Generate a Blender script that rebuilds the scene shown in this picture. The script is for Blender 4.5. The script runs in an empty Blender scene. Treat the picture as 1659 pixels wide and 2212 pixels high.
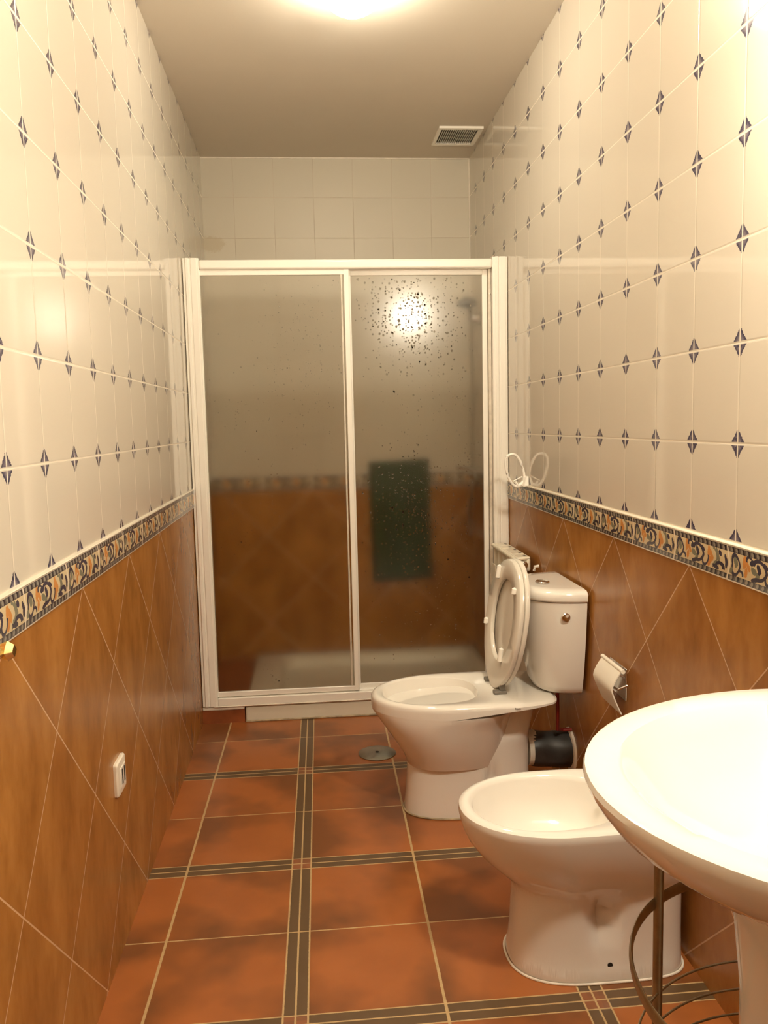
import bpy, bmesh, math, random
from mathutils import Vector, Matrix
random.seed(7)
S = bpy.context.scene
COL = S.collection

# ------------------------------------------------------------------ measured room (metres)
XL, XR = -0.5005, 0.8538          # side walls
YB, YD, YN = 4.358, 3.569, -0.75  # shower back wall, shower screen, wall behind the camera
H = 2.6153
ZT, ZB = 1.022, 0.944             # top and bottom of the decorated border
YT = 2.65                         # axis of the toilet
YBD = 1.85                        # axis of the bidet

# ------------------------------------------------------------------ camera
yaw, pitch, roll, FPX, CH = 0.0863, 0.1073, 0.0224, 1795.9, 1.2845
cy, sy, cp, sp = math.cos(yaw), math.sin(yaw), math.cos(pitch), math.sin(pitch)
Fw = Vector((sy*cp, cy*cp, -sp)); Rt = Vector((cy, -sy, 0)); Dn = Fw.cross(Rt)
cr, sr = math.cos(roll), math.sin(roll)
R2 = cr*Rt + sr*Dn; D2 = -sr*Rt + cr*Dn
cam = bpy.data.objects.new('camera', bpy.data.cameras.new('camera'))
COL.objects.link(cam)
cam.matrix_world = Matrix(((R2.x, -D2.x, -Fw.x, 0), (R2.y, -D2.y, -Fw.y, 0), (R2.z, -D2.z, -Fw.z, CH), (0, 0, 0, 1)))
cam.data.sensor_fit = 'HORIZONTAL'; cam.data.sensor_width = 36; cam.data.lens = FPX/1659*36
cam.data.clip_start = 0.02
S.camera = cam

# ------------------------------------------------------------------ light and exposure
CEIL_LAMP = (0.168, 2.66, 2.50)
WALL_LAMP = (0.742, 1.08, 2.05)
CEIL_POWER, WALL_POWER = 84.0, 250.0
LAMP_COL = (1.0, 0.89, 0.70)
world = bpy.data.worlds.new('world'); S.world = world; world.use_nodes = True
world.node_tree.nodes['Background'].inputs[0].default_value = (0.9, 0.7, 0.5, 1)
world.node_tree.nodes['Background'].inputs[1].default_value = 0.02
S.view_settings.view_transform = 'Standard'; S.view_settings.look = 'None'
S.view_settings.gamma = 1; S.view_settings.use_curve_mapping = False
S.view_settings.exposure = 0.0
S.cycles.use_denoising = True
S.cycles.max_bounces = 14; S.cycles.transmission_bounces = 12; S.cycles.diffuse_bounces = 6; S.cycles.glossy_bounces = 6
S.cycles.caustics_refractive = True; S.cycles.caustics_reflective = True
S.cycles.sample_clamp_indirect = 6.0
S.cycles.blur_glossy = 0.3

# ------------------------------------------------------------------ small maths-to-nodes language
class G:
    def __init__(s, nt): s.nt = nt
    def m(s, op, *a, clamp=False):
        n = s.nt.nodes.new('ShaderNodeMath'); n.operation = op; n.use_clamp = clamp
        for i, v in enumerate(a):
            if isinstance(v, X): s.nt.links.new(v.s, n.inputs[i])
            else: n.inputs[i].default_value = v
        return X(s, n.outputs[0])
class X:
    def __init__(s, g, sock): s.g = g; s.s = sock
    def __add__(a, b): return a.g.m('ADD', a, b)
    __radd__ = __add__
    def __sub__(a, b): return a.g.m('SUBTRACT', a, b)
    def __rsub__(a, b): return a.g.m('SUBTRACT', b, a)
    def __mul__(a, b): return a.g.m('MULTIPLY', a, b)
    __rmul__ = __mul__
    def __truediv__(a, b): return a.g.m('DIVIDE', a, b)
    def __lt__(a, b): return a.g.m('LESS_THAN', a, b)
    def __gt__(a, b): return a.g.m('GREATER_THAN', a, b)
def ab(x): return x.g.m('ABSOLUTE', x)
def fl(x): return x.g.m('FLOOR', x)
def mx(a, b): return a.g.m('MAXIMUM', a, b)
def mn(a, b): return a.g.m('MINIMUM', a, b)
def sq(x): return x*x
def rt(x): return x.g.m('SQRT', x)
def wrap(x, p):            # signed distance to the nearest multiple of p
    return x - fl(x*(1.0/p) + 0.5)*p
def ramp(x, a, b):         # 0 at a, 1 at b
    n = x.g.nt.nodes.new('ShaderNodeMapRange'); x.g.nt.links.new(x.s, n.inputs[0])
    n.inputs[1].default_value = a; n.inputs[2].default_value = b
    return X(x.g, n.outputs[0])
def mixc(g, f, a, b, blend='MIX'):
    n = g.nt.nodes.new('ShaderNodeMix'); n.data_type = 'RGBA'; n.blend_type = blend
    for k, v in ((0, f), (6, a), (7, b)):
        if isinstance(v, X): g.nt.links.new(v.s, n.inputs[k])
        elif k == 0: n.inputs[0].default_value = v
        else: n.inputs[k].default_value = (*v, 1)
    return X(g, n.outputs[2])
def vec(g, x, y, z):
    n = g.nt.nodes.new('ShaderNodeCombineXYZ')
    for i, v in enumerate((x, y, z)):
        if isinstance(v, X): g.nt.links.new(v.s, n.inputs[i])
        else: n.inputs[i].default_value = v
    return X(g, n.outputs[0])
def noise(g, v, scale, detail=3, rough=0.55):
    n = g.nt.nodes.new('ShaderNodeTexNoise'); g.nt.links.new(v.s, n.inputs['Vector'])
    n.inputs['Scale'].default_value = scale; n.inputs['Detail'].default_value = detail; n.inputs['Roughness'].default_value = rough
    return X(g, n.outputs[0])
def rnd(g, a, b=0.0):
    n = g.nt.nodes.new('ShaderNodeTexWhiteNoise'); n.noise_dimensions = '3D'
    g.nt.links.new(vec(g, a, b, 0.0).s, n.inputs['Vector'])
    return X(g, n.outputs[0])
def pos(g):
    t = g.nt.nodes.new('ShaderNodeTexCoord'); s = g.nt.nodes.new('ShaderNodeSeparateXYZ')
    g.nt.links.new(t.outputs['Object'], s.inputs[0])
    return [X(g, o) for o in s.outputs] + [X(g, t.outputs['Object'])]
def newmat(name):
    m = bpy.data.materials.new(name); m.use_nodes = True
    return m, G(m.node_tree), m.node_tree.nodes['Principled BSDF']
def bump(g, bs, h, strength=0.4, dist=0.001):
    n = g.nt.nodes.new('ShaderNodeBump'); g.nt.links.new(h.s, n.inputs['Height'])
    n.inputs['Strength'].default_value = strength; n.inputs['Distance'].default_value = dist
    g.nt.links.new(n.outputs[0], bs.inputs['Normal'])
def setc(g, bs, c): g.nt.links.new(c.s, bs.inputs['Base Color'])
def simple(name, col, rough=0.4, metal=0.0, var=0.04, scale=8.0, coat=0.0, bmp=0.0, trans=0.0, ior=1.5):
    m, g, bs = newmat(name)
    x, y, z, p = pos(g)
    n = noise(g, p, scale)
    setc(g, bs, mixc(g, ramp(n, 0.3, 0.7), tuple(c*(1-var) for c in col), tuple(min(1, c*(1+var)) for c in col)))
    bs.inputs['Roughness'].default_value = rough; bs.inputs['Metallic'].default_value = metal
    bs.inputs['Coat Weight'].default_value = coat; bs.inputs['Coat Roughness'].default_value = 0.05
    bs.inputs['Transmission Weight'].default_value = trans; bs.inputs['IOR'].default_value = ior
    if bmp: bump(g, bs, noise(g, p, scale*6), bmp)
    return m

TILE = (0.69, 0.635, 0.545); GROUT = (0.78, 0.715, 0.60)
BTILE = (0.64, 0.595, 0.49)

def white_tile(axis, y0, z0=ZT, flowers=True, plain_end=None):
    m, g, bs = newmat('white_flower_tile_' + axis if flowers else 'plain_white_tile')
    x, y, z, p = pos(g)
    h = y if axis == 'y' else x
    u = wrap(h - y0, 0.2); v = wrap(z - z0, 0.2)
    iu = fl((h - y0)*5.0); iv = fl((z - z0)*5.0)
    au, av = ab(u), ab(v)
    n1 = noise(g, p, 60.0, 2)
    n2 = noise(g, p, 260.0, 2)
    tone = rnd(g, iu, iv)
    tc = TILE if flowers else BTILE
    tile = mixc(g, tone, tuple(c*0.965 for c in tc), tc)
    gl = mx(au < 0.0013, av < 0.0015)
    if flowers:
        e = au*(1/0.0265) + (av - 0.002)*(1/0.029) + (n2 - 0.5)*0.35
        ins = mn(mn(e < 1.0, au > 0.0026), av > 0.0034)
        ins = mn(ins, 1.0 - (mn(av > 0.0150 , (au*(1/0.0175) + (av-0.002)*(1/0.035)) > 1.10)))
        edge = ramp(e, 0.35, 0.85)
        leaf = mixc(g, mx(edge, ramp(n1, 0.52, 0.62)), (0.25, 0.215, 0.25), (0.065, 0.058, 0.10))
        tile = mixc(g, ins, tile, leaf)
        c = mixc(g, gl, tile, mixc(g, av < 0.0015, tuple(0.45*a+0.55*b for a, b in zip(GROUT, TILE)), GROUT))
    else:
        st = ramp(noise(g, p, 3.0), 0.45, 0.7)
        c = mixc(g, gl, tile, mixc(g, st, (0.62, 0.55, 0.45), (0.36, 0.29, 0.20)))
        d = rt(sq(x + 0.465) + sq((z - 2.195)*1.6))      # old water stain by the corner
        c = mixc(g, mn(ramp(d + n1*0.06, 0.10, 0.05), 0.32 + 0*n1), c, (0.42, 0.31, 0.14))
    setc(g, bs, c)
    ro = 0.055 if flowers else 0.42
    g.nt.links.new(mixc(g, gl, (ro,)*3, (0.5,)*3).s, bs.inputs['Roughness'])
    wav = noise(g, vec(g, x, y, z*0.35), 5.0, 1)
    hgt = ramp(mn(au, av), 0.0, 0.004)*1.0 + wav*1.0
    bump(g, bs, hgt, 0.28, 0.0014)
    bs.inputs['IOR'].default_value = 1.55
    return m

def diamond_tile(axis, y0, d):
    m, g, bs = newmat('brown_diamond_tile_' + axis)
    x, y, z, p = pos(g)
    h = y if axis == 'y' else x
    a = (h - y0)*(1/d) + (z - ZB)*(1/d); b = (h - y0)*(1/d) - (z - ZB)*(1/d)
    wa, wb = ab(wrap(a, 1.0)), ab(wrap(b, 1.0))
    dist = mn(wa, wb)*(d*0.7071)
    ia, ib = fl(a + 0.0), fl(b + 0.0)
    r = rnd(g, ia, ib)
    sv = vec(g, x*1.5, y*1.5 + r*3, z*0.75)
    n = noise(g, sv, 5.0, 5, 0.6); n3 = noise(g, vec(g, x*1.8, y*1.8 + r, z*0.9), 11.0, 3, 0.55)
    c = mixc(g, ramp(n, 0.30, 0.70), (0.27, 0.102, 0.018), (0.47, 0.215, 0.050))
    c = mixc(g, ramp(n3, 0.50, 0.78)*0.5, c, (0.19, 0.070, 0.012))
    c = mixc(g, r*0.30, c, (0.34, 0.125, 0.026))
    c = mixc(g, dist < 0.0016, c, (0.66, 0.42, 0.24))
    setc(g, bs, c)
    bs.inputs['Roughness'].default_value = 0.27
    bump(g, bs, ramp(dist, 0.0, 0.003), 0.22, 0.0012)
    return m

def border_tile(axis, y0, per, flip):
    m, g, bs = newmat('decorated_border_tile_' + axis + ('_right' if flip else ''))
    x, y, z, p = pos(g)
    h = y if axis == 'y' else x
    w = (h - y0)*((-1 if flip else 1)/per)
    t = (z - ZB)*(1/(ZT-ZB))
    zz = ab(wrap(t - 0.25, 1.0) )
    w = w + (ab(t - 0.5) - 0.25)*0.10                 # bent joint between the strips
    k = w - fl(w)
    u = k*per                                         # metres along the strip
    q = (t - 0.5)*(ZT-ZB)
    n2 = noise(g, p, 300.0, 2)
    cream = mixc(g, n2, (0.66, 0.54, 0.32), (0.74, 0.63, 0.42))
    c = cream
    NAVY, ORG, GRN = (0.055, 0.05, 0.08), (0.64, 0.29, 0.09), (0.22, 0.22, 0.16)
    def ell(cx, cz, rx, rz, rot=0.0):
        du = u - cx; dq = q - cz
        cc, ss = math.cos(rot), math.sin(rot)
        return rt(sq((du*cc + dq*ss)*(1/(rx*1.15))) + sq((dq*cc - du*ss)*(1/(rz*1.08))))
    def blob(e, col, jag=0.25):
        nonlocal c
        c = mixc(g, (e + (n2-0.5)*jag) < 1.0, c, col)
    def ring(e, wd, col, cond=None):
        nonlocal c
        f = ab(e - 1.0) < wd
        if cond is not None: f = mn(f, cond)
        c = mixc(g, f, c, col)
    blob(ell(0.026, 0.007, 0.007, 0.012), GRN)
    ring(ell(0.026, -0.001, 0.013, 0.019), 0.20, NAVY)
    ring(ell(0.046, -0.020, 0.010, 0.009), 0.25, NAVY, q > -0.02)
    blob(ell(0.062, 0.011, 0.006, 0.015, -0.5), ORG, 0.6)
    blob(ell(0.072, 0.006, 0.005, 0.013, 0.6), ORG, 0.6)
    blob(ell(0.067, -0.010, 0.005, 0.010, 0.2), ORG, 0.6)
    ring(ell(0.116, 0.002, 0.020, 0.017), 0.20, NAVY, mx(u > 0.108, q > 0.008))
    blob(ell(0.092, 0.013, 0.010, 0.005, 0.3), NAVY, 0.5)
    blob(ell(0.094, -0.002, 0.010, 0.006, -0.4), GRN, 0.4)
    blob(ell(0.110, -0.010, 0.006, 0.008, 0.5), GRN, 0.4)
    blob(ell(0.104, -0.018, 0.013, 0.0045, 0.2), NAVY, 0.5)
    blob(ell(0.113, 0.004, 0.006, 0.010, 0.3), NAVY, 0.5)
    blob(ell(0.140, 0.014, 0.008, 0.004, -0.5), NAVY, 0.4)
    blob(ell(0.166, 0.010, 0.005, 0.014, -0.4), ORG, 0.6)
    blob(ell(0.176, 0.004, 0.006, 0.014, 0.4), ORG, 0.6)
    blob(ell(0.168, -0.010, 0.007, 0.011, 0.1), ORG, 0.6)
    blob(ell(0.206, 0.005, 0.005, 0.018, 0.15), GRN, 0.4)
    blob(ell(0.217, 0.014, 0.006, 0.006, 0.0), NAVY, 0.5)
    ring(ell(0.214, -0.020, 0.017, 0.012), 0.30, NAVY, q > -0.019)
    blob(ell(0.194, -0.012, 0.010, 0.0035, 0.9), NAVY, 0.5)
    blob(ell(0.200, -0.017, 0.013, 0.0045, -0.2), NAVY, 0.5)
    ring(ell(0.150, -0.006, 0.011, 0.014), 0.22, NAVY, q < 0.002)
    ring(ell(0.082, 0.014, 0.010, 0.008), 0.28, NAVY, q > 0.012)
    ring(ell(0.190, 0.006, 0.009, 0.015), 0.22, GRN, u > 0.188)
    blob(ell(0.010, -0.014, 0.005, 0.007), GRN, 0.4)
    blob(ell(0.240, 0.000, 0.005, 0.014, 0.2), NAVY, 0.5)
    # dotted dark bands
    aq = ab(q)
    band = mn(aq > 0.0235, aq < 0.0345)
    dot = rt(sq(wrap(u + 0.004, 0.0200)) + sq(aq - 0.029)) < 0.0046
    sqr = ab(wrap(u - 0.003, 0.0200)) < 0.0034
    bc = mixc(g, sqr, (0.13, 0.115, 0.105), (0.035, 0.03, 0.04))
    bc = mixc(g, dot, bc, (0.30, 0.28, 0.24))
    c = mixc(g, band, c, bc)
    white = mx(aq > 0.0345, mx(k < 0.012, k > 0.988))
    c = mixc(g, white, c, (0.86, 0.78, 0.64))
    setc(g, bs, c)
    bs.inputs['Roughness'].default_value = 0.16
    bump(g, bs, (1.0 - white*0.5) + n2*0.25, 0.3, 0.001)
    return m

def floor_mat():
    m, g, bs = newmat('terracotta_floor_tile')
    x, y, z, p = pos(g)
    P = 0.6625
    X_ = x + 0.068 - 0.012*(y - 2.0); Y_ = y - 2.335
    nj = noise(g, p, 90.0, 2); jit = (nj - 0.5)*0.0016
    wx, wy = wrap(X_, P), wrap(Y_, P)
    ax, ay = ab(wx) + jit, ab(wy) + jit
    sx, sy_ = ax < 0.0275, ay < 0.0285
    strip = mx(sx, sy_); cross = mn(sx, sy_)
    gx = mx(mx(ax < 0.0022, ab(ax - 0.0275) < 0.0020), ax > (P/2 - 0.0034))
    gy = mx(mx(ay < 0.0020, ab(ay - 0.0285) < 0.0018), ay > (P/2 - 0.0020))
    gl = mx(gx, gy)
    tx, ty = fl(X_*(2/P)), fl(Y_*(2/P))
    r = rnd(g, tx, ty); r2 = rnd(g, tx + 31.7, ty)
    pv = vec(g, x + r*7.0, y + r2*9.0, 0.0)
    n = noise(g, pv, 3.6, 3, 0.5); n2 = noise(g, pv, 9.0, 3, 0.5)
    # distance from the tile centre: corners are fired darker
    lx = ab(ax - P/4)*(4/P); ly = ab(ay - P/4)*(4/P)
    cor = mx(lx, ly)
    c = mixc(g, ramp(n2, 0.3, 0.75), (0.365, 0.118, 0.030), (0.30, 0.092, 0.022))
    c = mixc(g, r*0.6, c, (0.40, 0.130, 0.034))
    dk = mn(ramp(n + cor*0.13, 0.52, 0.74), 0.85 + 0*n)
    c = mixc(g, dk*0.78, c, (0.095, 0.038, 0.014))
    sc = mixc(g, n2, (0.095, 0.056, 0.026), (0.135, 0.080, 0.038))
    sc = mixc(g, cross, sc, mixc(g, rnd(g, fl(X_*40), fl(Y_*40)), (0.28, 0.10, 0.04), (0.20, 0.085, 0.04)))
    c = mixc(g, strip, c, sc)
    c = mixc(g, gl, c, mixc(g, nj, (0.40, 0.27, 0.12), (0.58, 0.42, 0.22)))
    setc(g, bs, c)
    bs.inputs['Roughness'].default_value = 0.31
    bump(g, bs, ramp(mn(mn(ax, ab(ax-0.0275)), mn(ay, ab(ay-0.0285))), 0.0, 0.004) , 0.3, 0.0015)
    return m

M = {}
M['wl'] = white_tile('y', 1.4224)
M['wr'] = white_tile('y', 1.6037, 1.026); M['wr'].name = 'white_flower_tile_right'
M['wb'] = white_tile('x', 0.055, 1.022, flowers=False)
M['dl'] = diamond_tile('y', 1.355, 0.468)
M['dr'] = diamond_tile('y', 1.8075, 0.4765); M['dr'].name = 'brown_diamond_tile_right'
M['db'] = diamond_tile('x', 0.0, 0.47)
M['bl'] = border_tile('y', 1.445, 0.2515, False)
M['br'] = border_tile('y', 1.619, 0.2535, True)
M['bb'] = border_tile('x', 0.0, 0.2525, False)
M['floor'] = floor_mat()
M['ceil'] = simple('ceiling_paint', (0.68, 0.62, 0.53), 0.75, var=0.02, scale=2.0)
M['cer'] = simple('white_ceramic', (0.83, 0.80, 0.74), 0.06, var=0.006, scale=3.0, coat=0.3)
M['seatm'] = simple('white_seat_plastic', (0.72, 0.68, 0.60), 0.18, var=0.01)
M['frame'] = simple('white_lacquered_aluminium', (0.93, 0.90, 0.83), 0.25, var=0.01, coat=0.2)
M['plast'] = simple('white_plastic', (0.84, 0.79, 0.69), 0.3, var=0.015)
M['radm'] = simple('white_radiator_enamel', (0.83, 0.77, 0.63), 0.28, var=0.02)
M['chrome'] = simple('chrome', (0.74, 0.72, 0.70), 0.12, metal=1.0, var=0.03)
M['steel'] = simple('brushed_steel', (0.36, 0.34, 0.29), 0.32, metal=1.0, var=0.08, scale=40)
M['brass'] = simple('polished_brass', (0.80, 0.62, 0.28), 0.18, metal=1.0, var=0.08)
M['bronze'] = simple('aged_metal', (0.34, 0.30, 0.21), 0.34, metal=0.8, var=0.15, scale=30)
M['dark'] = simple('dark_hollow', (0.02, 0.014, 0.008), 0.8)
M['tape'] = simple('black_tape', (0.035, 0.034, 0.032), 0.42, var=0.3, scale=20, bmp=0.4)
M['hinge'] = simple('grey_hinge_plastic', (0.17, 0.155, 0.13), 0.4)
M['silicone'] = simple('silicone', (0.80, 0.74, 0.64), 0.45, var=0.08, scale=30)
M['grime'] = simple('dirty_silicone', (0.40, 0.32, 0.21), 0.6, var=0.35, scale=30)
M['green'] = simple('dark_green_towel', (0.007, 0.034, 0.003), 0.95, var=0.35, scale=60, bmp=0.5)
M['red'] = simple('red_hose', (0.20, 0.012, 0.006), 0.4)
M['tray'] = simple('white_shower_tray', (0.70, 0.66, 0.55), 0.18, var=0.03)
M['orange'] = simple('terracotta_curb_tile', (0.26, 0.075, 0.024), 0.35, var=0.25, scale=14)
M['pipew'] = simple('white_pipe', (0.72, 0.69, 0.60), 0.3)
M['cap'] = simple('cream_edge_glaze', (0.76, 0.70, 0.58), 0.2, var=0.03)
M['ink'] = simple('dark_print', (0.07, 0.045, 0.025), 0.5)
M['gasket_gap'] = simple('tan_gasket_and_gap', (0.66, 0.60, 0.50), 0.35, var=0.1, scale=40)

def glass_mat():
    m, g, bs = newmat('frosted_glass')
    x, y, z, p = pos(g)
    bs.inputs['Base Color'].default_value = (0.99, 0.98, 0.94, 1)
    bs.inputs['Transmission Weight'].default_value = 1.0
    bs.inputs['IOR'].default_value = 1.45
    bs.inputs['Roughness'].default_value = 0.17
    return m
M['glass'] = glass_mat()
m, g, bs = newmat('water'); bs.inputs['Transmission Weight'].default_value = 1; bs.inputs['IOR'].default_value = 1.33
bs.inputs['Roughness'].default_value = 0.0
M['water'] = m
def emis(name, col, st):
    m, g, bs = newmat(name); bs.inputs['Base Color'].default_value = (0.9, 0.88, 0.8, 1)
    bs.inputs['Emission Color'].default_value = (*col, 1); bs.inputs['Emission Strength'].default_value = st
    return m

# ------------------------------------------------------------------ object helpers
def rootloc(o):
    while o.parent: o = o.parent
    return o.location.copy()
def obj(name, bm, mat, parent=None, smooth=True, mats=None, bevel=0, sub=0, angle=40):
    me = bpy.data.meshes.new(name)
    bmesh.ops.recalc_face_normals(bm, faces=bm.faces)
    if parent: bmesh.ops.translate(bm, verts=bm.verts, vec=-rootloc(parent))
    if smooth:
        for f in bm.faces: f.smooth = True
        for e in bm.edges:
            if len(e.link_faces) == 2 and e.calc_face_angle(0) > math.radians(angle): e.smooth = False
    bm.to_mesh(me); bm.free()
    o = bpy.data.objects.new(name, me); COL.objects.link(o)
    for mm in (mats or [mat]): me.materials.append(mm)
    if parent: o.parent = parent
    if bevel:
        b = o.modifiers.new('bevel', 'BEVEL'); b.width = bevel; b.segments = 3; b.limit_method = 'ANGLE'
        b.angle_limit = math.radians(40)
    if sub:
        b = o.modifiers.new('subd', 'SUBSURF'); b.levels = sub; b.render_levels = sub
    return o
def thing(name, label, cat, loc, group=None):
    o = bpy.data.objects.new(name, None); COL.objects.link(o); o.location = loc
    o.empty_display_size = 0.1
    o['label'] = label; o['category'] = cat
    if group: o['group'] = group
    return o
def tag(o, label, cat, group=None, kind=None):
    o['label'] = label; o['category'] = cat
    if group: o['group'] = group
    if kind: o['kind'] = kind
    return o
def struct(o): o['kind'] = 'structure'; return o
def box(bm, x0, x1, y0, y1, z0, z1, mi=0):
    vs = [bm.verts.new((x, y, z)) for z in (z0, z1) for y in (y0, y1) for x in (x0, x1)]
    for f in ((0,1,3,2), (4,6,7,5), (0,4,5,1), (2,3,7,6), (0,2,6,4), (1,5,7,3)):
        fc = bm.faces.new([vs[i] for i in f]); fc.material_index = mi
    return vs
def B(*a): bm = bmesh.new(); box(bm, *a); return bm
def loft(bm, rings, cap0=True, cap1=True, closed=True):
    R = [[bm.verts.new(p) for p in r] for r in rings]
    n = len(R[0])
    for a, b in zip(R, R[1:]):
        for i in range(n if closed else n-1):
            j = (i+1) % n
            bm.faces.new((a[i], a[j], b[j], b[i]))
    if cap0: bm.faces.new(R[0][::-1])
    if cap1: bm.faces.new(R[-1])
    return R
def tube(bm, pts, r, n=12, closed=False, flat=None):
    """round (or flat: (width, thickness)) bar along a list of points"""
    pts = [Vector(p) for p in pts]; rings = []
    N = len(pts); up = Vector((0, 0, 1))
    for i, p in enumerate(pts):
        if closed: t = pts[(i+1) % N] - pts[i-1]
        else: t = pts[min(i+1, N-1)] - pts[max(i-1, 0)]
        t.normalize()
        ref = up if abs(t.dot(up)) < 0.95 else Vector((0, 1, 0))
        a = t.cross(ref).normalized(); b = t.cross(a).normalized()
        rr = r[i] if isinstance(r, (list, tuple)) else r
        rx, ry = (flat[0]/2, flat[1]/2) if flat else (rr, rr)
        rings.append([p + a*rx*math.cos(2*math.pi*k/n) + b*ry*math.sin(2*math.pi*k/n) for k in range(n)])
    if closed: rings.append(rings[0]); 
    loft(bm, rings, not closed, not closed)
    if closed: bmesh.ops.remove_doubles(bm, verts=bm.verts, dist=1e-5)
def T(*a, **k): bm = bmesh.new(); tube(bm, *a, **k); return bm
def lathe(bm, c, prof, axis='z', n=32, sx=1.0, sy=1.0):
    """prof: list of (radius, height) about the axis through c"""
    rings = []
    for r, h in prof:
        ring = []
        for k in range(n):
            a, b = r*math.cos(2*math.pi*k/n)*sx, r*math.sin(2*math.pi*k/n)*sy
            q = {'z': (a, b, h), 'x': (h, a, b), 'y': (a, h, b)}[axis]
            ring.append((c[0]+q[0], c[1]+q[1], c[2]+q[2]))
        rings.append(ring)
    loft(bm, rings)
def LT(*a, **k): bm = bmesh.new(); lathe(bm, *a, **k); return bm
def spw(v, e): return math.copysign(abs(v)**e, v)
def egg(x0, x1, w, yc, z, pf=2.0, pb=2.6, n=176, xm=0.45):
    """egg-shaped section: tip at x0, back at x1, half-width w, widest at fraction xm"""
    xc = x0 + (x1-x0)*xm; out = []
    for k in range(n):
        t = 2*math.pi*k/n; c, s = math.cos(t), math.sin(t)
        if c < 0: x = xc - (xc-x0)*abs(c)**(2/pf); y = yc + w*spw(s, 2/pf)
        else: x = xc + (x1-xc)*abs(c)**(2/pb); y = yc + w*spw(s, 2/pb)
        out.append((x, y, z(x) if callable(z) else z))
    return out
def arc(c, r, a0, a1, n, plane='xy'):
    out = []
    for i in range(n+1):
        t = math.radians(a0 + (a1-a0)*i/n); u, v = r*math.cos(t), r*math.sin(t)
        out.append({'xy': (c[0]+u, c[1]+v, c[2]), 'xz': (c[0]+u, c[1], c[2]+v), 'yz': (c[0], c[1]+u, c[2]+v)}[plane])
    return out

# ------------------------------------------------------------------ room shell
struct(obj('floor', B(XL-.1, XR+.1, YN-.1, YB+.1, -0.1, 0), M['floor'], smooth=False))
struct(obj('ceiling', B(XL-.1, XR+.1, YN-.1, YB+.1, H, H+.1), M['ceil'], smooth=False))
def wall(name, x0, x1, y0, y1, mats):
    bm = bmesh.new()
    box(bm, x0, x1, y0, y1, 0, ZB, 0); box(bm, x0, x1, y0, y1, ZB, H, 1)
    return struct(obj(name, bm, None, mats=mats, smooth=False))
wall('wall_left', XL-.1, XL, YN, YB, [M['dl'], M['wl']])
wall('wall_right', XR, XR+.1, YN, YB, [M['dr'], M['wr']])
wall('wall_back', XL-.1, XR+.1, YB, YB+.1, [M['db'], M['wb']])
bm = bmesh.new(); box(bm, XL-.1, XR+.1, YN-.1, YN, 0, ZB, 0); box(bm, XL-.1, XR+.1, YN-.1, YN, ZB, H, 1)
struct(obj('wall_front', bm, None, mats=[M['db'], M['wb']], smooth=False))
struct(obj('door_1', B(-0.35, 0.45, YN, YN+.03, 0, 2.03), simple('brown_door_wood', (0.20, 0.09, 0.04), 0.4, var=0.2), smooth=False, bevel=.004))
def trim(name, prof, y0, y1, axis, wallpos, sgn, mat):
    bm = bmesh.new()
    rings = []
    for h in (y0, y1):
        rings.append([((wallpos + sgn*d, h, z) if axis == 'y' else (h, wallpos + sgn*d, z)) for d, z in prof])
    loft(bm, rings)
    return struct(obj(name, bm, mat, angle=30))
flat_p = [(-.01, ZB+.001), (.0045, ZB+.001), (.006, ZB+.004), (.006, ZT-.005), (.0045, ZT-.003), (-.01, ZT-.003)]
cap_p = [(-.01, ZT-.003), (.007, ZT-.003), (.0082, ZT-.0005), (.007, ZT+.0015), (.003, ZT+.0025), (-.01, ZT+.0025)]
n_t = 1
for ax, w0, w1, wp, sg, mt in (('y', YN, YB, XL, 1, M['bl']), ('y', YN, YB, XR, -1, M['br']), ('x', XL, XR, YB, -1, M['bb'])):
    trim('trim_%d' % n_t, flat_p, w0, w1, ax, wp, sg, mt); n_t += 1
    trim('trim_%d' % n_t, cap_p, w0, w1, ax, wp, sg, M['cap']); n_t += 1
struct(obj('trim_%d' % n_t, B(XL, XR, YB-.005, YB, H-.006, H), M['silicone'])); n_t += 1
struct(obj('trim_%d' % n_t, B(XR-.004, XR, YB-.006, YB, 1.03, H-.006), M['silicone'])); n_t += 1

# ------------------------------------------------------------------ lamps
t = thing('ceiling_lamp', 'glowing round ceiling lamp with a white glass shade', 'ceiling lamp', (CEIL_LAMP[0], CEIL_LAMP[1], H))
obj('lamp_base', LT((CEIL_LAMP[0], CEIL_LAMP[1], H), [(.085, 0), (.085, -.018), (.07, -.02)]), M['frame'], t)
prof = [(0.098*math.sin(a), -.018 - 0.085*math.cos(a) - .0) for a in [math.radians(q) for q in range(4, 93, 8)]]
obj('lamp_shade', LT((CEIL_LAMP[0], CEIL_LAMP[1], H), prof), emis('lit_glass_ceiling', LAMP_COL, CEIL_POWER), t)
t = thing('wall_lamp', 'lit glass globe wall lamp above the washbasin', 'wall lamp', (XR, WALL_LAMP[1], WALL_LAMP[2]))
obj('lamp_base', LT((XR, WALL_LAMP[1], WALL_LAMP[2]), [(.04, 0), (.04, -.012), (.02, -.02)], 'x'), M['brass'], t)
rw = .092
prof = [(rw*math.sin(math.radians(q)), -.8*rw*math.cos(math.radians(q))) for q in range(4, 177, 12)]
obj('lamp_shade', LT(WALL_LAMP, prof, 'z'), emis('lit_glass_wall', LAMP_COL, WALL_POWER), t)

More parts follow.
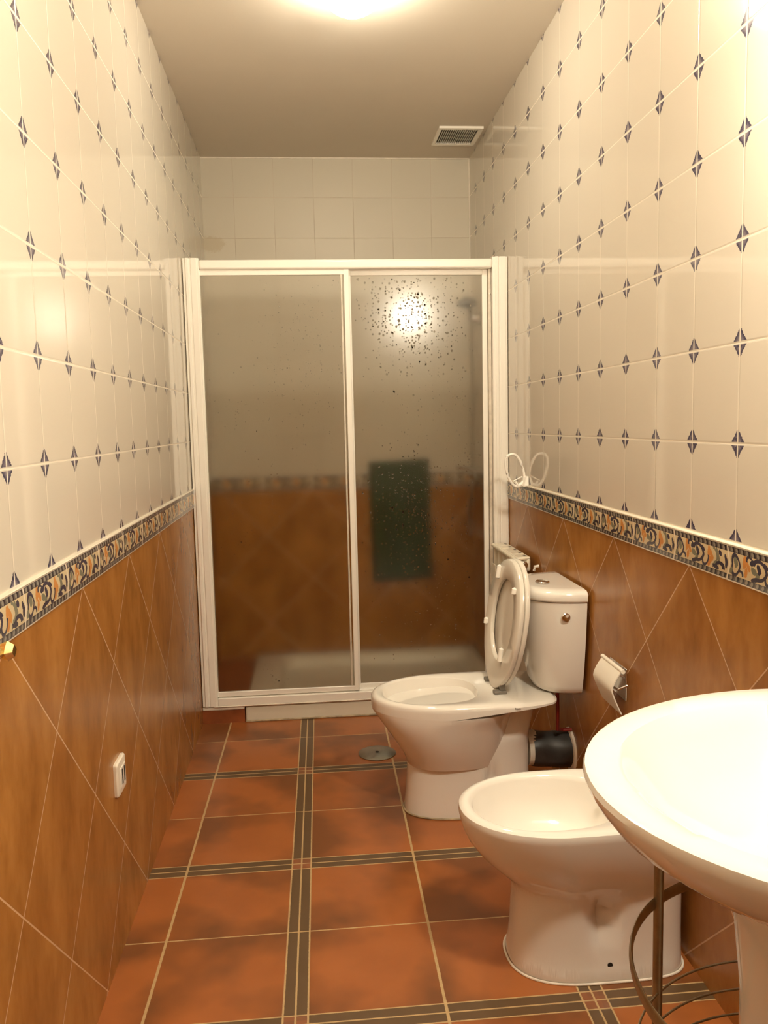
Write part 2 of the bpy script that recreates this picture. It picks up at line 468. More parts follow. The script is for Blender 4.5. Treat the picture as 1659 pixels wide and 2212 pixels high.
# ------------------------------------------------------------------ ceiling vent
VX0, VX1, VY0, VY1 = 0.628, 0.832, 3.895, 4.135
t = thing('ceiling_vent', 'white slatted air vent in the ceiling over the shower', 'air vent', ((VX0+VX1)/2, (VY0+VY1)/2, H))
bm = bmesh.new(); z0, z1 = H-.010, H
for b_ in ((VX0, VX1, VY0, VY0+.022, z0, z1), (VX0, VX1, VY1-.022, VY1, z0, z1), (VX0, VX0+.014, VY0+.022, VY1-.022, z0, z1), (VX1-.02, VX1, VY0+.022, VY1-.022, z0, z1)): box(bm, *b_)
obj('vent_frame', bm, M['frame'], t, smooth=False)
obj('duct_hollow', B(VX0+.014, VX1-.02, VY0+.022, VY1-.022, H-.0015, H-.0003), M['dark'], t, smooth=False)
ns = 17
for i in range(ns):
    xx = VX0+.014 + (VX1-VX0-.034)*(i+1)/(ns+1)
    obj('slat', B(xx-.0011, xx+.0011, VY0+.02, VY1-.02, H-.009, H-.0016), M['frame'], t, smooth=False)

# ------------------------------------------------------------------ shower tray, curb, screen
TX = -0.318
t = thing('shower_tray', 'white acrylic shower tray with a raised rim behind the frosted screen', 'shower tray', ((TX+XR)/2, (YD+YB)/2, 0))
bm = bmesh.new()
def rrect(x0, x1, y0, y1, r, z, n=6):
    out = []
    for cx, cy_, a in ((x1-r, y1-r, 0), (x0+r, y1-r, 90), (x0+r, y0+r, 180), (x1-r, y0+r, 270)):
        for i in range(n+1):
            q = math.radians(a + 90*i/n); out.append((cx+r*math.cos(q), cy_+r*math.sin(q), z))
    return out
x0, x1, y0, y1 = TX, XR-.001, YD-.022, YB-.001
loft(bm, [rrect(x0, x1, y0, y1, .01, 0), rrect(x0, x1, y0, y1, .01, .060), rrect(x0+.003, x1-.001, y0+.004, y1-.002, .012, .070), rrect(x0+.010, x1-.004, y0+.012, y1-.004, .02, .074),
          rrect(x0+.135, x1-.05, y0+.06, y1-.05, .05, .074), rrect(x0+.145, x1-.06, y0+.07, y1-.06, .05, .062), rrect(x0+.16, x1-.08, y0+.09, y1-.08, .06, .014), rrect(x0+.3, x1-.3, y0+.3, y1-.3, .05, .012)])
obj('tray_basin', bm, M['tray'], t, angle=50)
obj('drain_cover', LT((.55, 3.95, .013), [(.045, 0), (.045, .004), (.03, .006)]), M['chrome'], t)
bm = T([(TX+.002, YD-.024, .004), (.3, YD-.024, .004), (XR-.01, YD-.024, .004)], .0045)
obj('silicone_bead', bm, M['grime'], t)
lg = struct(obj('trim_%d' % n_t, B(XL, TX-.003, YD-.020, YB, 0, .058), M['orange'], smooth=False)); n_t += 1
cb = struct(obj('trim_%d' % n_t, B(XL, TX-.003, YD-.026, YD+.03, .058, .074), M['silicone'], bevel=.005)); n_t += 1

t = thing('shower_screen', 'white framed sliding shower screen with two frosted glass panels', 'shower screen', (.177, YD, .074))
ZTOP, ZBOT = 1.965, .078
def jamb(xa, xb, s):
    bm = bmesh.new()
    w = xb-xa
    box(bm, xa, xb, YD-.030, YD+.03, ZBOT, ZTOP+.004)
    box(bm, xa+.18*w, xb-.62*w, YD-.036, YD-.030, ZBOT, ZTOP+.004)
    box(bm, xa+.50*w, xb-.12*w, YD-.033, YD-.030, ZBOT, ZTOP+.004)
    return bm
obj('side_jamb', jamb(XL+.003, XL+.068, 1), M['frame'], t, bevel=.002)
obj('side_jamb', jamb(XR-.066, XR-.003, -1), M['frame'], t, bevel=.002)
bm = bmesh.new(); box(bm, XL+.068, XR-.066, YD-.03, YD+.03, 1.922, ZTOP-.003)
obj('top_rail', bm, M['frame'], t, bevel=.009)
bm = bmesh.new(); box(bm, XL+.068, XR-.066, YD-.03, YD+.03, ZBOT, .112); box(bm, XL+.068, XR-.066, YD-.012, YD+.02, .112, .118)
obj('bottom_rail', bm, M['frame'], t, bevel=.005)
obj('sill_bead', B(XL+.05, XR-.01, YD-.034, YD+.02, .0745, .079), M['silicone'], t, bevel=.003)
def panel(xa, xb, yc, sw_l, sw_r, z0=.116, z1=1.926, rail_z=.026, brail=.022):
    pn = obj('door_panel', B(xa, xb, yc-.007, yc+.007, z1-rail_z, z1), M['frame'], t, bevel=.003)
    for a, b_ in ((xa, xa+sw_l), (xb-sw_r, xb)):
        obj('stile', B(a, b_, yc-.009, yc+.009, z0+.0, z1), M['frame'], pn, bevel=.003)
    obj('bottom_bar', B(xa, xb, yc-.008, yc+.008, z0, z0+brail), M['frame'], pn, bevel=.003)
    gl = obj('frosted_pane', B(xa+sw_l-.004, xb-sw_r+.004, yc-.002, yc+.002, z0+brail-.004, z1-rail_z+.004), M['glass'], pn, smooth=False)
    return pn
pl = panel(XL+.066, .182, YD-.012, .004, .022)
obj('gasket_strip', B(.146, .1535, YD-.022, YD-.005, .14, 1.90), M['gasket_gap'], pl, bevel=.002)
pr = panel(.176, .772, YD+.014, .014, .022)
obj('gap_strip', B(.774, .786, YD-.004, YD+.02, .118, 1.922), M['gasket_gap'], pr)  # tan strip stands for the dim gap between stile and jamb
obj('rail_screw', LT((.777, YD-.031, 1.813), [(.003, 0), (.003, -.003), (.001, -.004)], 'y', n=12), M['chrome'], pr)

# water drops on the glass: nobody could count them
def drops(pan, xa, xb, yf, spots):
    bm = bmesh.new()
    rng = random.Random(3)
    for (cx, cz, sx_, sz_, cnt, rmin, rmax) in spots:
        for _ in range(int(cnt*1.7)):
            x = rng.gauss(cx, sx_); z = rng.gauss(cz, sz_)
            if rng.random() < .35: x = round(x/.028)*.028 + rng.uniform(-.002, .002)   # drops line up along old runs
            if not (xa < x < xb and .15 < z < 1.89): continue
            r = 1.15*(rmin + (rmax-rmin)*rng.random()**2.0)
            n, rings = 10, []
            for q in (0, 35, 62, 82):
                a = math.radians(q)
                rr, hh = r*math.cos(a), r*.6*math.sin(a)
                rings.append([(x+rr*math.cos(2*math.pi*k/n), yf-.0002-hh, z+rr*1.15*math.sin(2*math.pi*k/n)) for k in range(n)])
            loft(bm, rings)
    o = obj('water_drops', bm, M['water'], pan); o['kind'] = 'stuff'
drops(pr, .195, .745, YD+.014-.0022, [(.44, 1.74, .11, .12, 300, .0016, .0042), (.50, 1.55, .17, .28, 170, .001, .003), (.43, .90, .09, .12, 190, .0018, .0042), (.48, .62, .13, .22, 230, .001, .003), (.66, 1.1, .05, .45, 110, .001, .003)])
drops(pl, XL+.075, .143, YD-.012-.0022, [(.02, 1.6, .10, .2, 120, .001, .0028), (-.15, 1.35, .15, .25, 110, .001, .0025), (-.15, .85, .2, .12, 110, .001, .0024), (-.18, .2, .04, .03, 14, .001, .0025)])

# shower fittings behind the glass
t = thing('shower_mixer', 'chrome shower mixer tap with hose and hand shower behind the frosted glass', 'tap', (XR, 4.02, 1.02))
obj('mixer_body', T([(XR-.055, 3.93, 1.02), (XR-.055, 4.11, 1.02)], .024), M['chrome'], t)
for yy in (3.95, 4.09):
    obj('wall_flange', LT((XR, yy, 1.02), [(.032, 0), (.032, -.012), (.014, -.02), (.014, -.05)], 'x'), M['chrome'], t)
obj('lever', T([(XR-.06, 4.02, 1.04), (XR-.09, 4.0, 1.055), (XR-.15, 3.98, 1.062)], .009), M['chrome'], t)
obj('hose', T([(XR-.055, 4.02, 1.0), (XR-.09, 4.02, .85), (XR-.07, 4.06, .72), (XR-.05, 4.12, .9), (XR-.04, 4.14, 1.4), (XR-.05, 4.10, 1.78)], .007), M['steel'], t)
br = obj('hand_shower_bracket', LT((XR, 4.10, 1.78), [(.025, 0), (.025, -.02), (.015, -.045)], 'x'), M['chrome'], t)
obj('spray_nozzle', LT((XR-.075, 4.07, 1.86), [(.012, .02), (.045, .0), (.048, -.02), (.02, -.03)], 'z'), M['hinge'], br)
obj('handle', T([(XR-.045, 4.10, 1.76), (XR-.055, 4.09, 1.82), (XR-.072, 4.07, 1.862)], .012), M['steel'], br)
bm = bmesh.new()
nx_, nz_ = 10, 18
gr = []
for j in range(nz_+1):
    row = []
    for i in range(nx_+1):
        u, v = i/nx_, j/nz_
        x = .298 + .318*u + .012*(1-v); z = .445 + .635*v + .012*u
        row.append((x, YB - .018 + .004*math.sin(u*9+v*2), z))
    gr.append(row)
V = [[bm.verts.new(p) for p in r] for r in gr]
for j in range(nz_):
    for i in range(nx_): bm.faces.new((V[j][i], V[j][i+1], V[j+1][i+1], V[j+1][i]))
o = obj('bath_mat', bm, M['green']); o.modifiers.new('s', 'SOLIDIFY').thickness = .012
tag(o, 'dark green rectangular bath mat hanging on the wall behind the frosted glass', 'bath mat')

# ------------------------------------------------------------------ radiator between shower and toilet
RX0, RX1, RZ0, RZ1 = .765, .832, .20, .757
t = thing('radiator', 'white sectional radiator on the wall between shower screen and toilet', 'radiator', (RX1, 3.3, RZ0))
ny = 5; RY0 = 3.105
for i in range(ny):
    ya = RY0 + .08*i; yb = ya + .078
    bm = bmesh.new()
    box(bm, RX0+.052, RX1, ya, yb, RZ1-.055, RZ1-.006); box(bm, RX0+.010, RX1, ya, yb, RZ1-.012, RZ1)                     # head of the section
    box(bm, RX0+.022, RX1-.006, ya+.030, yb-.030, RZ0+.03, RZ1-.05)   # core
    box(bm, RX0+.012, RX1, ya+.004, yb-.004, RZ0, RZ0+.05)
    sec = obj('section', bm, M['radm'], t, bevel=.006)
    obj('front_fin', B(RX0, RX0+.004, ya+.006, yb-.006, RZ0+.01, RZ1-.085), M['radm'], sec, bevel=.0015)
    bm = bmesh.new()
    for s in (-1, 0, 1):
        yy = (ya+yb)/2 + s*.026
        box(bm, RX0+(.002 if s == 0 else .016), RX1-.012, yy-.0020, yy+.0020, RZ1-.105, RZ1-.010)
    obj('side_fin', bm, M['radm'], sec, smooth=False)
    obj('top_vent', B(RX1-.020, RX1-.010, ya+.018, yb-.030, RZ1-.001, RZ1+.0006), M['hinge'], sec)
obj('top_lip', T([(RX0+.008, RY0, RZ1-.010), (RX0+.008, RY0+.08*ny-.002, RZ1-.010)], .009), M['radm'], t)
bm = LT((RX1-.03, RY0, RZ1-.030), [(.016, 0), (.016, -.012), (.010, -.016), (.010, -.03)], 'y')
obj('valve', bm, M['chrome'], t)
obj('wall_bracket', T([(RX1, RY0-.05, RZ1-.045), (XR-.02, RY0-.05, RZ1-.03), (XR-.004, RY0-.05, RZ1-.028)], .006), M['plast'], t)
obj('pipe', T([(RX1-.03, RY0-.01, RZ0+.03), (RX1-.03, RY0-.03, RZ0+.03), (RX1-.03, RY0-.04, .02), (RX1-.03, RY0-.04, .0)], .008), M['frame'], t)

# ------------------------------------------------------------------ toilet
def dimple(bm, c, rad, dep):
    c = Vector(c)
    for v in bm.verts:
        d = math.hypot((v.co.x-c.x)/rad[0], (v.co.z-c.z)/rad[1])
        if v.co.y < c.y + .05 and d < 2.5: v.co.y += dep*math.exp(-d*d*1.6)
t = thing('toilet', 'white ceramic toilet with raised seat and cistern beside the shower', 'toilet', (.5, YT, 0))
bm = bmesh.new()
ZR = .402
def slab(x): return ZR-.042 + max(0, min(1, (x-.42)/.30))*.030
rings = [egg(.30, .60, .05, YT, .14), egg(.288, .60, .11, YT, .165, 2.2), egg(.272, .602, .130, YT, .205, 2.2), egg(.243, .612, .150, YT, .25, 2.2),
         egg(.210, .622, .168, YT, .30, 2.1), egg(.187, .632, .179, YT, .335, 2.1, xm=.50), egg(.1755, .640, .1845, YT, .352, 2.05, xm=.565), egg(.1732, .645, .1858, YT, .3601, 2.05, xm=.574)]
loft(bm, rings, True, True)
def deck(g_, z, xb=.762): return egg(.173+g_, xb-g_, .186-g_, YT, z, 2.05, 7.0, xm=.46)
out = [egg(.180, .70, .170, YT, lambda x: slab(x)+.001, 2.05, 4, xm=.42), deck(0, lambda x: slab(x)), deck(0, lambda x: (slab(x)+ZR)/2), deck(.001, ZR-.010), deck(.005, ZR-.0035), deck(.013, ZR)]
def hole(g_, z, xb=.520): return egg(.213+g_, xb-g_*1.2, .134-g_, YT, z, 2.05, 2.6, xm=.47)
out += [hole(-.010, ZR), hole(-.003, ZR-.004), hole(0, ZR-.014), hole(.006, ZR-.035), hole(.012, ZR-.060), hole(.014, ZR-.066), hole(-.014, ZR-.068), hole(-.014, ZR-.077), hole(.016, ZR-.086), hole(.035, ZR-.125), hole(.07, ZR-.19), hole(.10, ZR-.24)]
loft(bm, out, True, True)
ped = [egg(.277, .700, .108, YT, 0, 2.3, 3), egg(.277, .700, .108, YT, .012, 2.3, 3), egg(.282, .697, .104, YT, .06, 2.3, 3), egg(.286, .694, .102, YT, .12, 2.3, 3), egg(.290, .692, .102, YT, .18, 2.3, 3),
       egg(.305, .692, .104, YT, .225, 2.3, 3), egg(.44, .695, .098, YT, .26, 2.3, 3), egg(.52, .70, .085, YT, .285, 2.3, 3), egg(.56, .71, .075, YT, .33, 2.3, 3), egg(.56, .73, .09, YT, .375, 2.3, 3)]
b2 = bmesh.new(); loft(b2, ped); bmesh.ops.subdivide_edges(b2, edges=[e for e in b2.edges], cuts=2)
dimple(b2, (.555, YT-.11, .135), (.030, .040), .022)
mtmp = bpy.data.meshes.new('tmp'); b2.to_mesh(mtmp); b2.free(); bm.from_mesh(mtmp); bpy.data.meshes.remove(mtmp)
body = obj('bowl', bm, M['cer'], t, angle=35)
obj('bowl_water', LT((.36, YT, .225), [(.055, 0), (.055, .001)], 'z', sx=1.3), M['water'], t)
obj('silicone_bead', T([p for p in egg(.274, .703, .111, YT, .003, 2.3, 3)], .003, n=8, closed=True), M['grime'], t)
# cistern
def tank(w, xf, z, p=2.9, xb=.842):
    out = []
    n = 48
    for k in range(n+1):
        a = math.pi*(-.5 + k/n)      # -90..90: near side round the front to the far side
        y = YT + w*spw(math.sin(a), 2/p); x = xb - (xb-xf)*abs(math.cos(a))**(2/2.3) if 0 < k < n else xb
        out.append((x, y, z))
    return out
bm = bmesh.new()
tk = [tank(.10, .74, .402), tank(.118, .725, .404), tank(.128, .712, .412), tank(.135, .705, .43), tank(.150, .690, .50), tank(.165, .677, .60), tank(.176, .668, .712)]
loft(bm, tk)
obj('cistern', bm, M['cer'], t, angle=60)
bm = bmesh.new()
loft(bm, [tank(.176, .667, .714), tank(.181, .662, .716), tank(.183, .660, .722), tank(.182, .661, .738), tank(.178, .666, .745), tank(.168, .678, .750), tank(.13, .71, .7515), tank(.08, .75, .751)])
lid = obj('cistern_lid', bm, M['cer'], t, angle=60)
bm = LT((.742, 2.625, .7525), [(.027, 0), (.027, .003), (.024, .006), (.022, .0055), (.019, .004), (.010, .004)], 'z', sx=.85)
obj('flush_button', bm, M['chrome'], lid)
bm = LT((0, 0, 0), [(.014, 0), (.014, .003), (.011, .005), (.004, .004)], 'y', n=24)
bmesh.ops.rotate(bm, verts=bm.verts, cent=(0, 0, 0), matrix=Matrix.Rotation(math.radians(180), 3, 'X'))
bmesh.ops.translate(bm, verts=bm.verts, vec=(.775, YT-.1695, .668))
obj('side_plug', bm, M['chrome'], t)
# raised seat and cover, hinged at the back of the bowl
HX, HZ = .592, ZR+.012
def seat_pt(l, w, d):      # l along the seat from the hinge, w sideways (towards -y), d out of the plate (towards -x)
    x = HX + .062*l/.42 - d + w*.055; y = YT + .0 - w; z = HZ - .010 + l*.99 - d*.1
    return (x, y, z)
def seat_out(g_, d, l0=-.002, l1=.428, w=.180, n=64, gb=None):
    out = []; gb = g_ if gb is None else gb
    lm = l0 + (l1-l0)*.54
    for k in range(n):
        a = 2*math.pi*k/n; s, c = math.sin(a), math.cos(a)
        if c > 0: l = lm + (l1-g_-lm)*c**(.95); ww = (w-g_)*spw(s, .95)
        else: l = lm - (lm-l0-gb)*abs(c)**(.95 if gb != g_ else .88); ww = (w-g_)*spw(s, 1.0 if gb != g_ else 1.25)
        out.append(seat_pt(l, ww, d))
    return out
bm = bmesh.new()
loft(bm, [seat_out(.002, 0), seat_out(0, .002), seat_out(0, .013), seat_out(.002, .0155),
          seat_out(.062, .0155, gb=.094), seat_out(.065, .013, gb=.097), seat_out(.065, .003, gb=.097), seat_out(.062, 0, gb=.094)], False, False)
n = 64
vs = list(bm.verts); 
for i in range(n):
    j = (i+1) % n; bm.faces.new((vs[7*n+i], vs[7*n+j], vs[j], vs[i]))
st = obj('seat', bm, M['seatm'], t, angle=50)
bm = bmesh.new()
loft(bm, [seat_out(.012, -.020), seat_out(.002, -.017), seat_out(0, -.012), seat_out(.001, -.004), seat_out(.005, -.002)])
obj('seat_cover', bm, M['seatm'], t, angle=50)
for (l, w, ln) in ((.375, -.085, .016), (.345, .105, .004), (.190, -.150, .004), (.125, .060, .016)):
    bm = bmesh.new()
    tube(bm, [seat_pt(l-ln-.008, w, .019), seat_pt(l-ln-.004, w, .021), seat_pt(l+ln+.004, w, .021), seat_pt(l+ln+.008, w, .019)], [.003, .008, .008, .003], n=14)
    obj('bumper', bm, M['frame'], st)
for w in (-.068, .072):
    bm = bmesh.new(); box(bm, HX-.026, HX+.016, YT-w-.014, YT-w+.014, ZR, ZR+.011)
    box(bm, HX-.006, HX+.012, YT-w-.008, YT-w+.008, ZR+.01, ZR+.035)
    obj('hinge', bm, M['hinge'], t, bevel=.003)
# maker's mark on the near side of the rim
cu = bpy.data.curves.new('mark', 'FONT'); cu.body = 'Roca'; cu.size = .0095; cu.extrude = .0002
tmp = bpy.data.objects.new('mark_tmp', cu); COL.objects.link(tmp)
me = bpy.data.meshes.new_from_object(tmp); bpy.data.objects.remove(tmp)
mk = bpy.data.objects.new('printed_mark', me); COL.objects.link(mk); me.materials.append(M['ink'])
mk.parent = t; mk.rotation_euler = (math.radians(90), 0, 0); mk.location = (.608-.5, -.1868, ZR-.0165)
# outlet pipe
t = thing('waste_pipe', 'thick waste pipe wrapped in black tape joining toilet to the wall', 'pipe', (.77, 2.69, .17))
obj('collar', LT((.699, 2.68, .172), [(.050, 0), (.058, .001), (.058, .030), (.055, .034)], 'x'), M['pipew'], t)
bm = bmesh.new(); rings = []
for i in range(13):
    f = i/12; r = .059 + .0010*math.sin(f*11) + .003*f; ring = []
    for k in range(28):
        a = 2*math.pi*k/28; rr = r*(1 + .02*math.sin(3*a + f*5) + .012*math.sin(7*a + 3*f))
        ring.append((.716 + .135*f, 2.68 + rr*math.cos(a), .170 - .012*f + rr*math.sin(a)))
    rings.append(ring)
loft(bm, rings); obj('tape_wrap', bm, M['tape'], t)
obj('plaster_edge', LT((XR, 2.68, .158), [(.075, 0), (.070, -.006), (.060, -.009)], 'x', n=19), M['silicone'], t, angle=20)
o = obj('water_hose', T([(.79, 2.62, .400), (.79, 2.615, .33), (.795, 2.63, .25), (.82, 2.66, .235), (XR-.002, 2.66, .235)], .006), M['red'])
tag(o, 'red water hose dropping from the bottom of the toilet cistern', 'hose')

# ------------------------------------------------------------------ bidet
ZB2 = .385
t = thing('bidet', 'low white ceramic bidet between toilet and washbasin', 'bidet', (.6, YBD, 0))
bm = bmesh.new()
def bd(g_, z, pf=2.1, pb=3.2): return egg(.322+g_, .846-g_*.4, .176-g_, YBD, z, pf, pb, xm=.44)
out = [egg(.437, .84, .125, YBD, 0, 2.5, 4.5), egg(.435, .84, .127, YBD, .008, 2.5, 4.5), egg(.441, .84, .121, YBD, .04, 2.5, 4.5), egg(.445, .84, .118, YBD, .08, 2.5, 4.5), egg(.447, .84, .117, YBD, .12, 2.5, 4.5), egg(.449, .84, .117, YBD, .16, 2.5, 4.5), egg(.449, .84, .1175, YBD, .19, 2.5, 4.5), egg(.444, .84, .120, YBD, .203, 2.4, 4.3),
       egg(.420, .842, .131, YBD, .222, 2.3, 4), egg(.394, .843, .142, YBD, .245, 2.2, 3.6), egg(.366, .843, .153, YBD, .272, 2.15, 3.4), egg(.343, .844, .163, YBD, .303, 2.1, 3.3), egg(.329, .845, .1705, YBD, .335, 2.1, 3.2), bd(.0015, .360), bd(0, .370), bd(.002, .379), bd(.007, ZB2-.002), bd(.014, ZB2)]
def bh(g_, z): return egg(.345+g_, .700-g_*.5, .150-g_, YBD, z, 2.1, 2.5, xm=.47)
out += [bh(0, ZB2), bh(.006, ZB2-.003), bh(.011, ZB2-.012), bh(.020, ZB2-.045), bh(.040, ZB2-.085), bh(.075, ZB2-.120), bh(.115, ZB2-.135), bh(.14, ZB2-.138)]
loft(bm, out)
bmesh.ops.subdivide_edges(bm, edges=[e for e in bm.edges if all(v.co.z < .215 for v in e.verts)], cuts=2)
dimple(bm, (.632, YBD-.12, .150), (.036, .055), .040); dimple(bm, (.638, YBD-.12, .085), (.030, .06), .006)
from mathutils.bvhtree import BVHTree
bm.normal_update()
hit = BVHTree.FromBMesh(bm).ray_cast(Vector((.646, YBD-.4, .038)), Vector((0, 1, 0)))[0]
hole_y = hit.y if hit else YBD-.115
bb = obj('bowl', bm, M['cer'], t, angle=35)
obj('fixing_hole', LT((.646, hole_y, .038), [(.0062, .01), (.0062, -.0008), (.004, -.0009)], 'y', n=16), M['dark'], bb)
obj('silicone_bead', T([p for p in egg(.432, .843, .129, YBD, .002, 2.5, 4.5)], .0030, n=8, closed=True), M['silicone'], t)
obj('tap_base', LT((.775, YBD, ZB2), [(.024, 0), (.024, .01), (.018, .014), (.018, .05), (.012, .058)], 'z'), M['chrome'], t)
obj('spout', T([(.775, YBD, ZB2+.035), (.73, YBD, ZB2+.05), (.675, YBD, ZB2+.045)], .010), M['chrome'], t)
obj('bowl_drain', LT((.53, YBD, ZB2-.138), [(.03, 0), (.03, .002), (.02, .003)], 'z'), M['chrome'], t)

# ------------------------------------------------------------------ washbasin on pedestal
ZW = .823; WX, WY = .737, .9705
def ov(a, b_, z, n=72, dx=0.0, p=2.15, xmax=XR-.002):
    out = []
    for k in range(n):
        q = 2*math.pi*k/n
        x = WX + dx + a*spw(math.cos(q), 2/p); y = WY + b_*spw(math.sin(q), 2/p)
        out.append((min(x, xmax), y, z))
    return out
t = thing('washbasin', 'white ceramic washbasin on a pedestal at the right wall', 'washbasin', (.70, WY, 0))
bm = bmesh.new()
A_, B_ = .396, .341
def oz(k, dz, dx=0.0): return ov(A_*k, B_*k, ZW+dz, dx=dx, p=2.0)
out = [oz(.30, -.185, -.02), oz(.40, -.165, -.02), oz(.53, -.140, -.01), oz(.69, -.115), oz(.83, -.086), oz(.925, -.058), oz(.972, -.034), oz(.995, -.018), oz(1.0, -.010), oz(.993, -.003), oz(.975, 0),
       ov(.33, .285, ZW-.002, dx=-.02, p=2.0), ov(.32, .275, ZW-.006, dx=-.02), ov(.30, .25, ZW-.03, dx=-.025), ov(.25, .21, ZW-.08, dx=-.03), ov(.16, .13, ZW-.115, dx=-.03), ov(.05, .05, ZW-.125, dx=-.03)]
# flat deck at the wall: the bowl stops short of it
def clampx(r, xm): return [(min(x, xm), y, z) for x, y, z in r]
for i in range(11, 17): out[i] = clampx(out[i], .735 - .012*(i-11))
loft(bm, out)
obj('basin', bm, M['cer'], t, angle=35)
bm = bmesh.new()
def pv(a, b_, z): return ov(a, b_, z, n=48, dx=-.045, p=2.3)
loft(bm, [pv(.150, .138, 0), pv(.148, .136, .03), pv(.138, .128, .10), pv(.132, .124, .30), pv(.134, .126, .50), pv(.150, .140, .665)])
obj('pedestal', bm, M['cer'], t, angle=50)
tp = obj('tap', LT((.800, WY, ZW-.002), [(.026, 0), (.026, .008), (.020, .012), (.020, .09), (.014, .10)], 'z'), M['chrome'], t)
obj('spout', T([(.79, WY, ZW+.06), (.74, WY, ZW+.075), (.68, WY, ZW+.06)], .012), M['chrome'], tp)

# ------------------------------------------------------------------ metal rack round the pedestal
RC = (.73, 1.03); RR = .29
t = thing('metal_rack', 'curved aged metal rack with an upright post under the washbasin', 'rack', (RC[0], RC[1], 0))
for a in (128, 232):
    px, py = RC[0]+RR*math.cos(math.radians(a))*1.0, RC[1]+RR*math.sin(math.radians(a))
    pz = .765 if a == 128 else .70
    obj('post', T([(px, py, 0), (px, py, pz)], .0082), M['bronze'], t)
    obj('post_foot', LT((px, py, 0), [(.014, 0), (.014, .006), (.009, .012)]), M['bronze'], t)
def half_ring(r, z): return [(min(RC[0]+r*math.cos(math.radians(a)), XR-.012), RC[1]+r*math.sin(math.radians(a)), z) for a in range(64, 297, 4)]
obj('top_band', T(half_ring(RR+.004, .482), .01, flat=(.006, .022)), M['bronze'], t)
for z, dr in ((.325, -.004), (.272, -.004), (.225, -.004)):
    obj('shadow_wire', T(half_ring(RR+dr, z), .0020, n=8), M['bronze'], t)  # thin wires imitate the curved shadows on the floor and wall below the band

# ------------------------------------------------------------------ toilet paper holder
t = thing('toilet_paper_holder', 'white toilet paper holder with a curved flap on the tiled wall', 'paper holder', (XR, 2.23, .57))
YH0, YH1 = 2.150, 2.305
obj('wall_plate', B(XR-.005, XR, YH0+.02, YH1-.01, .50, .592), M['chrome'], t, bevel=.002)
obj('hinge_bar', T([(XR-.022, YH0-.004, .592), (XR-.022, YH1+.003, .592)], .0062), M['plast'], t)
bm = bmesh.new(); prof = []
for i in range(17):
    f = i/16
    prof.append((XR-.024 - .030*math.sin(min(1, f*1.9)*math.pi/2) + .038*max(0, f-.42)**1.2*1.5, .594 - .125*f))
rings = []
for yv in (YH0+.003, YH1-.003):
    rings.append([(x, yv, z) for x, z in prof] + [(x+.0035, yv, z) for x, z in reversed(prof)])
loft(bm, rings); obj('flap', bm, M['plast'], t, angle=50)
obj('roll_spindle', T([(XR-.004, YH0+.012, .548), (XR-.030, YH0+.012, .538), (XR-.034, YH0+.03, .538), (XR-.034, YH1-.02, .538)], .0035), M['chrome'], t)

# ------------------------------------------------------------------ wall socket on the left wall
t = thing('wall_socket', 'white square telephone socket with two dark slots on the left wall', 'socket', (XL, 2.03, .431))
bm = bmesh.new()
def sqr_(h_, x, r=.006): return [(x, p[0], p[1]) for p in [(q[0], q[1]) for q in rrect(2.03-h_, 2.03+h_, .431-h_, .431+h_, r, 0, 4)]]
loft(bm, [sqr_(.042, XL), sqr_(.0425, XL+.006), sqr_(.040, XL+.010), sqr_(.026, XL+.012, .004)])
pt = obj('cover_plate', bm, M['plast'], t, angle=30)
obj('socket_insert', B(XL+.0115, XL+.0135, 2.005, 2.055, .406, .456), M['frame'], t, bevel=.001)
for yy in (2.022, 2.043):
    obj('slot', B(XL+.0134, XL+.0140, yy-.005, yy+.005, .412, .450), M['dark'], t, smooth=False)

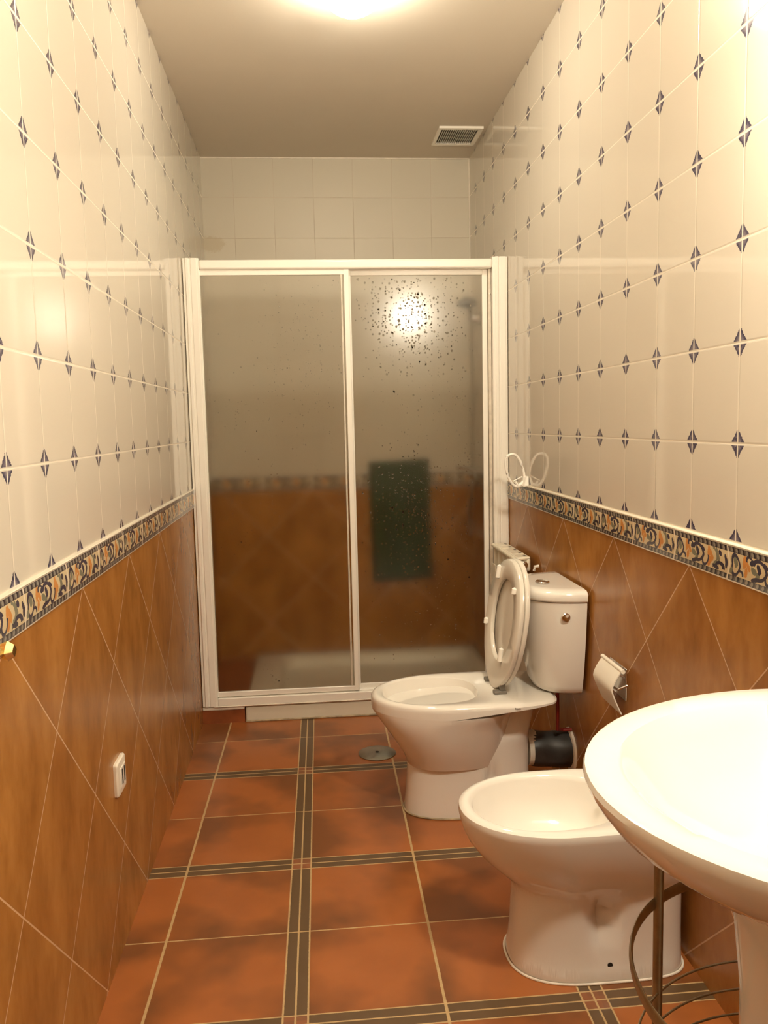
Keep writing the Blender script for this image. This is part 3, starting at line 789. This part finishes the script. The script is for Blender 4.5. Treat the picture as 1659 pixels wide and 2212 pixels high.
# ------------------------------------------------------------------ floor drain
t = thing('floor_drain', 'round chrome drain cover set in the terracotta floor', 'drain cover', (.222, 3.12, 0))
dc = obj('cover_disc', LT((.222, 3.12, 0), [(.073, 0), (.073, .003), (.068, .0055), (.02, .0065), (.002, .0066)], 'z', n=48), M['steel'], t)
obj('centre_screw', LT((.222, 3.12, .0064), [(.007, 0), (.007, .0012), (.004, .0014)], 'z', n=16), M['dark'], dc)

# ------------------------------------------------------------------ brass towel rail end on the left wall
t = thing('towel_rail', 'brass towel rail whose pointed end shows at the left edge', 'towel rail', (XL, 1.276, .953))
bm = bmesh.new()
rings = []
for d, r in ((0, .030), (.008, .030), (.014, .018), (.024, .014), (.034, .020), (.044, .012)):
    rings.append([(XL + d, 1.276 + (r*.8 if k % 2 == 0 else r*.72)*math.cos(math.pi*k/4), .953 + (r*.8 if k % 2 == 0 else r*.55)*math.sin(math.pi*k/4)) for k in range(8)])
loft(bm, rings); obj('bracket', bm, M['brass'], t, angle=15)
obj('rail', T([(XL+.026, 1.265, .953), (XL+.026, .80, .953)], .008), M['brass'], t)

# ------------------------------------------------------------------ white ring hook on the right wall
t = thing('towel_ring', 'white plastic towel ring standing above the border tiles beside the shower screen', 'towel ring', (XR, 3.24, 1.03))
bm = bmesh.new()
loft(bm, [[(XR-.002, 3.20, 1.024), (XR-.002, 3.28, 1.024), (XR-.002, 3.275, 1.062), (XR-.002, 3.205, 1.062)],
          [(XR-.022, 3.205, 1.020), (XR-.022, 3.275, 1.020), (XR-.010, 3.268, 1.056), (XR-.010, 3.212, 1.056)]])
obj('wall_base', bm, M['frame'], t, bevel=.003)
pts = []
for k in range(28):
    a = 2*math.pi*k/28
    lx, lz = .033*spw(math.cos(a), .85), .066*spw(math.sin(a), .85)
    th = math.radians(14)
    pts.append((XR-.047 + lx*math.cos(th) - lz*math.sin(th)*1.1, 3.245, 1.083 + lz*math.cos(th) + lx*math.sin(th)))
obj('ring', T(pts, .0055, n=10, closed=True), M['frame'], t)
obj('arm', T([(XR-.012, 3.245, 1.035), (XR-.034, 3.245, 1.020), (XR-.046, 3.245, 1.038)], [.009, .008, .005]), M['frame'], t)
obj('cross_piece', T([(XR-.055, 3.245, 1.040), (XR-.018, 3.245, 1.058)], .0025), M['frame'], t)
